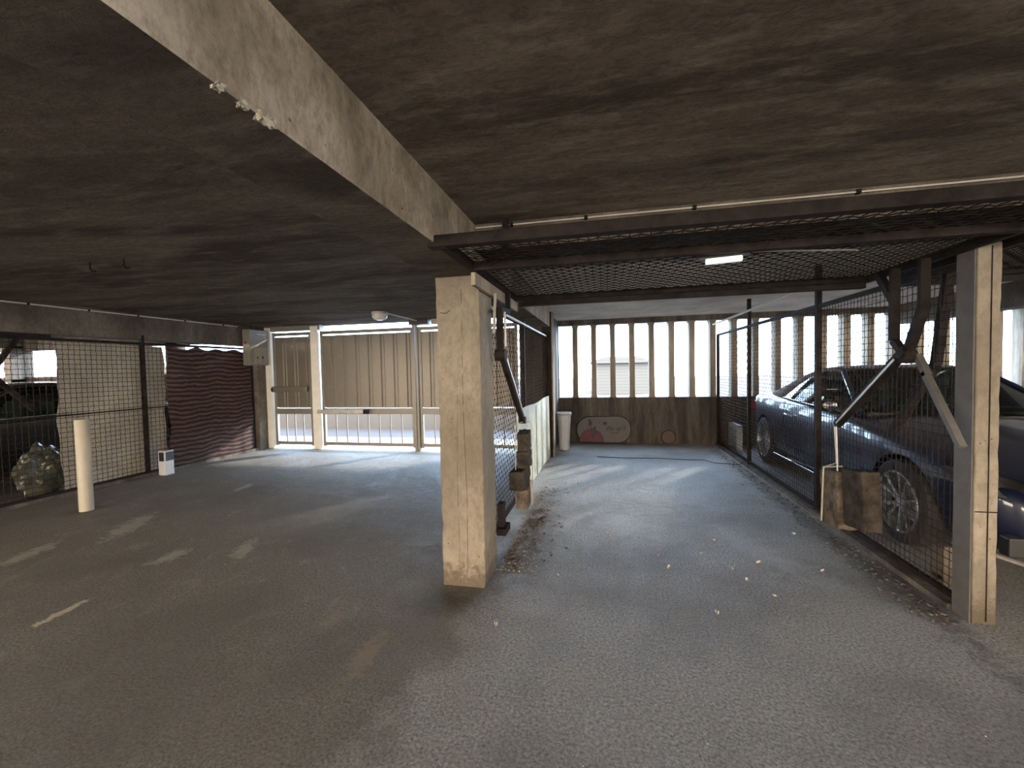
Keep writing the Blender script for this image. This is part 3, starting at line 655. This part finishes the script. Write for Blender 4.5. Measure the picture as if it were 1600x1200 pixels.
# ---------------------------------------------------------------- cars
def loft(secs, close=False):
    n = len(secs[0]); vs = [p for s_ in secs for p in s_]; fs = []
    for i in range(len(secs)-1):
        for k in range(n if close else n-1): fs.append((i*n+k, i*n+(k+1) % n, (i+1)*n+(k+1) % n, (i+1)*n+k))
    return vs, fs
def apply_mods(o):
    dg = bpy.context.evaluated_depsgraph_get(); dg.update()
    me = bpy.data.meshes.new_from_object(o.evaluated_get(dg)); o.modifiers.clear(); o.data = me
def make_car(paint, label, loc, rz=0):
    t = thing('parked_car', label, 'car', loc, rz=rz)
    ST = [(-2.36,.50,.46,.50,.30),(-2.30,.70,.60,.64,.22),(-2.12,.82,.68,.75,.18),(-1.75,.89,.765,.85,.17),(-1.3,.905,.84,.93,.17),(-.85,.915,.905,.985,.17),(-.6,.915,.93,.96,.17),(0,.92,.95,.955,.17),(.6,.92,.975,.98,.17),(1.1,.92,.995,1.01,.17),(1.6,.91,1.0,1.05,.18),(2.0,.875,.99,1.05,.2),(2.25,.79,.95,1.0,.26),(2.34,.70,.86,.90,.34),(2.37,.62,.66,.68,.42)]
    secs = []
    for (yy, w, bz, tz, zb) in ST:
        md = min(.46, (zb+bz)/2)
        h = [(0, zb), (.78*w, zb), (.93*w, zb+.05), (w, md), (.995*w, (md+bz)/2+.03), (.975*w, bz-.035), (.92*w, bz), (.55*w, tz-.012), (0, tz)]
        full = h + [(-a, b) for a, b in h[-2:0:-1]]
        secs.append([(a, yy, b) for a, b in full])
    vs, fs = loft(secs, True); n = len(secs[0]); fs += [tuple(range(n)), tuple((len(secs)-1)*n+k for k in range(n))[::-1]]
    body = MB().add(vs, fs).build('body', paint, smooth=False)
    sub = body.modifiers.new('s', 'SUBSURF'); sub.levels = 2; sub.render_levels = 2; apply_mods(body)
    cut = MB()
    for sx_ in (-1, 1):
        for wy in (-1.47, 1.48):
            x0, x1 = (.60, 1.1) if sx_ > 0 else (-1.1, -.60)
            cut.lathe([(.0001, x0), (.368, x0), (.368, x1), (.0001, x1)], (0, wy, .34), 'x', 40)
    co = cut.build('cut', 'black'); bo = body.modifiers.new('b', 'BOOLEAN'); bo.object = co; bo.operation = 'DIFFERENCE'; bo.solver = 'EXACT'
    apply_mods(body); bpy.data.objects.remove(co)
    for p in body.data.polygons: p.use_smooth = True
    body.data.set_sharp_from_angle(angle=math.radians(35)); body.parent = t
    # wheels
    for wy in (-1.47, 1.48):
        for s_ in (-1, 1):
            w = MB().lathe([(.23, -.11), (.30, -.115), (.325, -.10), (.335, -.06), (.335, .06), (.325, .10), (.30, .115), (.24, .108)], (0, 0, 0), 'x', 36).build('wheel', 'rubber', t, (s_*.795, wy, .335), smooth=True)
            rm = MB().lathe([(.245, .10), (.242, .118), (.228, .118), (.222, .09), (.215, -.10)], (0, 0, 0), 'x', 36)
            rm.lathe([(.0001, .085), (.045, .088), (.052, .07), (.052, .02), (.0001, .02)], (0, 0, 0), 'x', 16)
            for k in range(10):
                a = 2*PI*(k//2)/5 + (.17 if k % 2 else -.17); b = 2*PI*(k//2)/5 + (.27 if k % 2 else -.27)
                rm.bar((.078, .04*math.cos(a), .04*math.sin(a)), (.098, .228*math.cos(b), .228*math.sin(b)), .024, .026)
            rim = rm.build('rim', 'alloy', w, smooth=True)
            MB().lathe([(.0001, -.02), (.16, -.02), (.16, -.005), (.0001, -.005)], (0, 0, 0), 'x', 24).build('brake_disc', 'galv', w)
            MB().lathe([(.0001, -.09), (.22, -.09)], (0, 0, 0), 'x', 24).build('hub_back', 'black', w)
            if s_ < 0:
                w.rotation_euler = (0, 0, PI)
    # soft top
    TS = [(-.08, .60, 1.335, 1.385), (.1, .605, 1.352, 1.405), (.35, .61, 1.352, 1.418), (.58, .645, 1.285, 1.41), (.78, .70, 1.18, 1.375), (.95, .765, 1.05, 1.32), (1.06, .80, .985, 1.28), (1.35, .80, .985, 1.17), (1.62, .76, 1.0, 1.07)]
    secs = []
    for (yy, hw, zl, zt) in TS:
        q = [(hw, zl), (hw*.985-.01, zl+(zt-zl)*.45), (hw*.86-.02, zl+(zt-zl)*.82), (hw*.5, zt-.008), (0, zt)]
        secs.append([(a, yy, b) for a, b in q+[(-a, b) for a, b in q[-2::-1]]])
    vs, fs = loft(secs); tp = MB().add(vs, fs).build('soft_top', 'softtop', t, smooth=True)
    so = tp.modifiers.new('so', 'SOLIDIFY'); so.thickness = .02; ss = tp.modifiers.new('s', 'SUBSURF'); ss.levels = 1; ss.render_levels = 2
    # windscreen, side windows, pillars
    rows = []
    for i in range(5):
        a = i/4; hw = .775*(1-a)+.60*a; zz = .965+(1.355-.965)*a; r0 = -.74+a*.68
        rows.append([(hw*k/6, r0-(.22*(1-a)+.07*a)*(1-(k/6)**2), zz+.028*a*(1-(k/6)**2)) for k in range(-6, 7)])
    vs, fs = loft(rows); MB().add(vs, fs).build('windscreen', 'glass', t, smooth=True)
    for s_ in (-1, 1):
        bot = [(-.66, .955, .835), (-.35, .96, .84), (0, .965, .84), (.3, .97, .835), (.55, .98, .83), (.78, .99, .825), (1.0, .995, .81)]
        top = [(-.62, .985, .80), (-.34, 1.17, .705), (-.06, 1.335, .615), (.3, 1.352, .617), (.56, 1.28, .655), (.77, 1.175, .71), (1.0, 1.0, .80)]
        vs, fs = loft([[(s_*p[2], p[0], p[1]) for p in bot], [(s_*p[2], p[0], p[1]) for p in top]])
        MB().add(vs, fs).build('side_window', 'glass', t, smooth=True)
        MB().tube([(s_*.80, -.74, .955), (s_*.705, -.40, 1.16), (s_*.61, -.06, 1.35)], .024, 8).build('pillar', paint, t, smooth=True)
        MB().tube([(s_*p[2]*1.012, p[0], p[1]-.002) for p in bot], .009, 6).build('window_trim', 'chrome', t, smooth=True)
        # door seam, handle, sill line
        MB().tube([(s_*.925, -.60, .93), (s_*.933, -.62, .6), (s_*.928, -.58, .3), (s_*.925, .5, .26), (s_*.936, .74, .5), (s_*.91, .70, .965)], .004, 5).build('door_seam', 'black', t)
        MB().tube([(s_*.925, .42, .80), (s_*.955, .46, .805), (s_*.955, .60, .81), (s_*.925, .64, .81)], .011, 8).build('door_handle', 'chrome', t, smooth=True)
        MB().tube([(s_*.918, -1.0, .235), (s_*.925, 0, .235), (s_*.918, 1.05, .235)], .008, 6).build('sill_trim', 'chrome', t, smooth=True)
        # head and tail lamps
        hl = MB().add([(s_*.40, -2.315, .555), (s_*.76, -2.17, .57), (s_*.835, -1.98, .63), (s_*.84, -1.84, .70), (s_*.74, -2.06, .695), (s_*.42, -2.27, .635), (s_*.6, -2.27, .59), (s_*.6, -2.2, .66)], [(0, 6, 7, 5), (6, 1, 4, 7), (1, 2, 3, 4)])
        h = hl.build('headlight', 'chrome', t); sol = h.modifiers.new('so', 'SOLIDIFY'); sol.thickness = .05; sol.offset = 0
        gl = MB().add([V(p)+V((s_*.012, -.016, .006)) for p in hl.v], hl.f).build('lens', 'lamp_glass', h)
        tlm = MB().add([(s_*.86, 2.0, .86), (s_*.86, 2.04, .74), (s_*.74, 2.32, .72), (s_*.5, 2.375, .74), (s_*.5, 2.34, .86), (s_*.76, 2.27, .87)], [(0, 1, 2, 5), (5, 2, 3, 4)]).build('tail_light', 'redlens', t)
        sol = tlm.modifiers.new('so', 'SOLIDIFY'); sol.thickness = .04; sol.offset = 0
        mrr = MB().lathe([(.0001, -.06), (.05, -.05), (.075, 0), (.07, .04), (.0001, .045)], (0, 0, 0), 'y', 16).build('mirror', paint, t, (s_*.98, -.55, 1.02), smooth=True); mrr.scale = (1.3, .8, .85)
        MB().bar((-s_*.12, .02, -.06), (0, 0, -.02), .03).build('mirror_stalk', 'black', mrr)
    # grille, bumper, plate
    MB().box((-.34, -2.385, .34), (.34, -2.33, .58)).build('grille', 'black', t, bevel=.01)
    MB().tube([(-.36, -2.385, .59), (.36, -2.385, .59), (.30, -2.385, .33), (-.30, -2.385, .33), (-.36, -2.385, .59)], .010, 6).build('grille_trim', 'chrome', t)
    MB().box((-.78, -2.28, .24), (-.42, -2.20, .36)).build('air_intake', 'black', t, bevel=.01); MB().box((.42, -2.28, .24), (.78, -2.20, .36)).build('air_intake', 'black', t, bevel=.01)
    MB().tube([(-.86, -2.02, .22), (-.70, -2.27, .20), (0, -2.39, .19), (.70, -2.27, .20), (.86, -2.02, .22)], .014, 6).build('lip_trim', 'galv', t)
    MB().tube([(-.88, -.70, .925), (-.84, -1.3, .875), (-.79, -1.8, .79), (-.68, -2.1, .72)], .004, 5).build('bonnet_seam', 'black', t); MB().tube([(.88, -.70, .925), (.84, -1.3, .875), (.79, -1.8, .79), (.68, -2.1, .72)], .004, 5).build('bonnet_seam', 'black', t)
    # cabin
    for sx_ in (-.36, .36):
        MB().box((sx_-.22, .05, .88), (sx_+.22, .20, 1.14)).box((sx_-.11, .09, 1.12), (sx_+.11, .17, 1.27)).build('seat', 'seat', t, bevel=.03)
        MB().box((sx_-.22, .78, .90), (sx_+.22, .90, 1.10)).build('rear_seat', 'seat', t, bevel=.03)
    MB().box((-.72, -.72, .90), (.72, -.40, 1.0)).build('dashboard', 'seat', t, bevel=.03)
    MB().lathe([(.165, -.012), (.18, 0), (.165, .012), (.15, 0), (.165, -.012)], (.36, -.28, 1.02), 'y', 24).build('steering_wheel', 'black', t)
    return t
car = make_car('navy', 'dark blue convertible with brown soft top and silver wheels behind the right mesh fence', (3.16, 5.42, 0))
def recolour(o, a, b):
    for ch in [q for q in bpy.data.objects if q.parent == o]:
        if ch.type == 'MESH' and ch.data.materials and ch.data.materials[0] == M[a]:
            ch.data = ch.data.copy(); ch.data.materials[0] = M[b]
        recolour(ch, a, b)
c2 = copy_tree(car); c2.location = (6.6, 5.7, 0); c2['label'] = 'grey car mostly hidden behind the blue convertible at the right edge'; recolour(c2, 'navy', 'greypaint')
c3 = copy_tree(car); c3.location = (-8.15, 4.15, 0); c3['label'] = 'black car parked right behind the left mesh fence'; recolour(c3, 'navy', 'blackpaint'); recolour(c3, 'softtop', 'blackpaint')
c4 = copy_tree(car); c4.location = (-10.6, 5.0, 0); c4['label'] = 'second black car further left, behind the first black car'; recolour(c4, 'navy', 'blackpaint'); recolour(c4, 'softtop', 'blackpaint')

# crumpled plastic bag behind the left fence
bm = bmesh.new(); bmesh.ops.create_icosphere(bm, subdivisions=4, radius=1)
rnd = random.Random(8)
from mathutils import noise as mn
for v in bm.verts:
    d = 1+.28*mn.noise(v.co*2.2)+.14*mn.noise(v.co*6)+.06*mn.noise(v.co*14)
    v.co = V((v.co.x*.14*d, v.co.y*.24*d, .30+v.co.z*.31*d)); v.co.z = max(v.co.z, .004)
me = bpy.data.meshes.new('plastic_sack'); bm.to_mesh(me); bm.free(); me.materials.append(M['bag'])
bg_ = bpy.data.objects.new('plastic_sack', me); COL.objects.link(bg_); bg_.location = (-6.85, 3.93, 0); tag(bg_, 'crumpled murky plastic sack on the floor behind the left fence', 'sack')

# ---------------------------------------------------------------- litter
def leaf_mesh(name, m, seed, L_=.045):
    rnd = random.Random(seed); vs = [(0, 0, .002)]; n = 9
    for k in range(n):
        a = 2*PI*k/n; rr = L_*(.55+.45*abs(math.cos(a)))*(rnd.uniform(.6, 1.0))
        vs.append((rr*math.cos(a), rr*.6*math.sin(a), .003+rnd.uniform(0, .016)))
    fs = [(0, 1+k, 1+(k+1) % n) for k in range(n)]
    o = MB().add(vs, fs).build(name, m); so = o.modifiers.new('so', 'SOLIDIFY'); so.thickness = .0012; return o
protos = [leaf_mesh('dry_leaf', 'leaf', q) for q in range(3)]
def scatter(ps, n, area, label, cat, group, seed, smin=.5, smax=1.0):
    rnd = random.Random(seed)
    for i in range(n):
        o = ps[i] if i < len(ps) and not ps[i].get('category') else ps[i % len(ps)].copy()
        if o.name not in COL.objects: COL.objects.link(o)
        o.location = (*area(rnd), .001); s_ = rnd.uniform(smin, smax); o.scale = (s_, s_, s_); o.rotation_euler = (rnd.uniform(-.15, .15), rnd.uniform(-.15, .15), rnd.uniform(0, 6.3))
        tag(o, label, cat, group)
scatter(protos, 110, lambda r_: (-.76+abs(r_.gauss(0, .14)), 3.1+r_.random()*1.25), 'curled dry brown leaf in the drift at the foot of the inner fence', 'leaf', 'dry leaves beside the thick pillar', 5, .4, .8)
pp = [leaf_mesh('pale_scrap', 'leafp', 20+q, .03) for q in range(3)]
spots = [(950,833),(1058,775),(1115,845),(1143,890),(1167,907),(1120,958),(1285,893),(1210,932),(1028,868),(1045,888),(1095,865),(775,975),(905,756),(948,830),(1048,715),(1185,880),(1240,835),(1178,742)]
def floor_pt(px, py):
    d = r2*((px-800)/670) + u2*((600-py)/670) + f; k = -CAMH/d.z; return (d.x*k, d.y*k)
rnd = random.Random(4)
for i, s_ in enumerate(spots):
    o = pp[i] if i < 3 else pp[i % 3].copy()
    if i >= 3: COL.objects.link(o)
    q = floor_pt(*s_); o.location = (q[0], q[1], .001); k = rnd.uniform(.6, 1.1); o.scale = (k, k, k); o.rotation_euler = (0, 0, rnd.uniform(0, 6))
    tag(o, 'small pale scrap of litter lying on the open floor of the right lane', 'litter', 'pale scraps on the right lane')
def stuff_strip(name, label, n, area, m, seed, s0, s1):
    rnd = random.Random(seed); mb = MB()
    for i in range(n):
        x_, y_ = area(rnd); s_ = rnd.uniform(s0, s1)
        vs = [(x_+rnd.uniform(-1, 1)*s_, y_+rnd.uniform(-1, 1)*s_, rnd.uniform(-.2, .8)*s_) for _ in range(5)]
        mb.add(vs, [(0,1,2),(0,2,3),(0,3,4),(1,2,3),(1,3,4),(0,1,4)])
    o = mb.build(name, m); return tag(o, label, 'debris', kind='stuff')
stuff_strip('crumbled_debris', 'dark dirt and crumbs gathered along the kerb of the right mesh fence', 900, lambda r_: (1.88-abs(r_.gauss(0, .09)), 2.75+r_.random()**1.3*5.4), 'dirt', 1, .006, .018)
stuff_strip('crumbled_debris', 'grey crumbs and grit between the thick pillar and the inner fence board', 1100, lambda r_: (-.78+abs(r_.gauss(0, .14)), 2.95+r_.random()**1.4*2.2), 'rubble', 2, .005, .015)
stuff_strip('crumbled_debris', 'fine crumbs along the foot of the rear wall', 300, lambda r_: (-.8+r_.random()*1.75, 8.16-abs(r_.gauss(0, .05))), 'rubble', 3, .006, .016)
stuff_strip('loose_gravel', 'fine loose grit scattered over the right lane', 1500, lambda r_: (-.7+r_.random()*2.6, 1.0+r_.random()*6), 'rubble', 4, .002, .006)

# spalled chips along the lower arris of the big beam
for k, (yy, w_) in enumerate(((.845, .016), (.90, .022), (.925, .016), (.78, .012))):
    block(None, (-.795, yy, 2.064), (.014, w_*1.6, w_), (0, 0, 0), 'creambox', 40+k, 'trim_chip')['kind'] = 'structure'
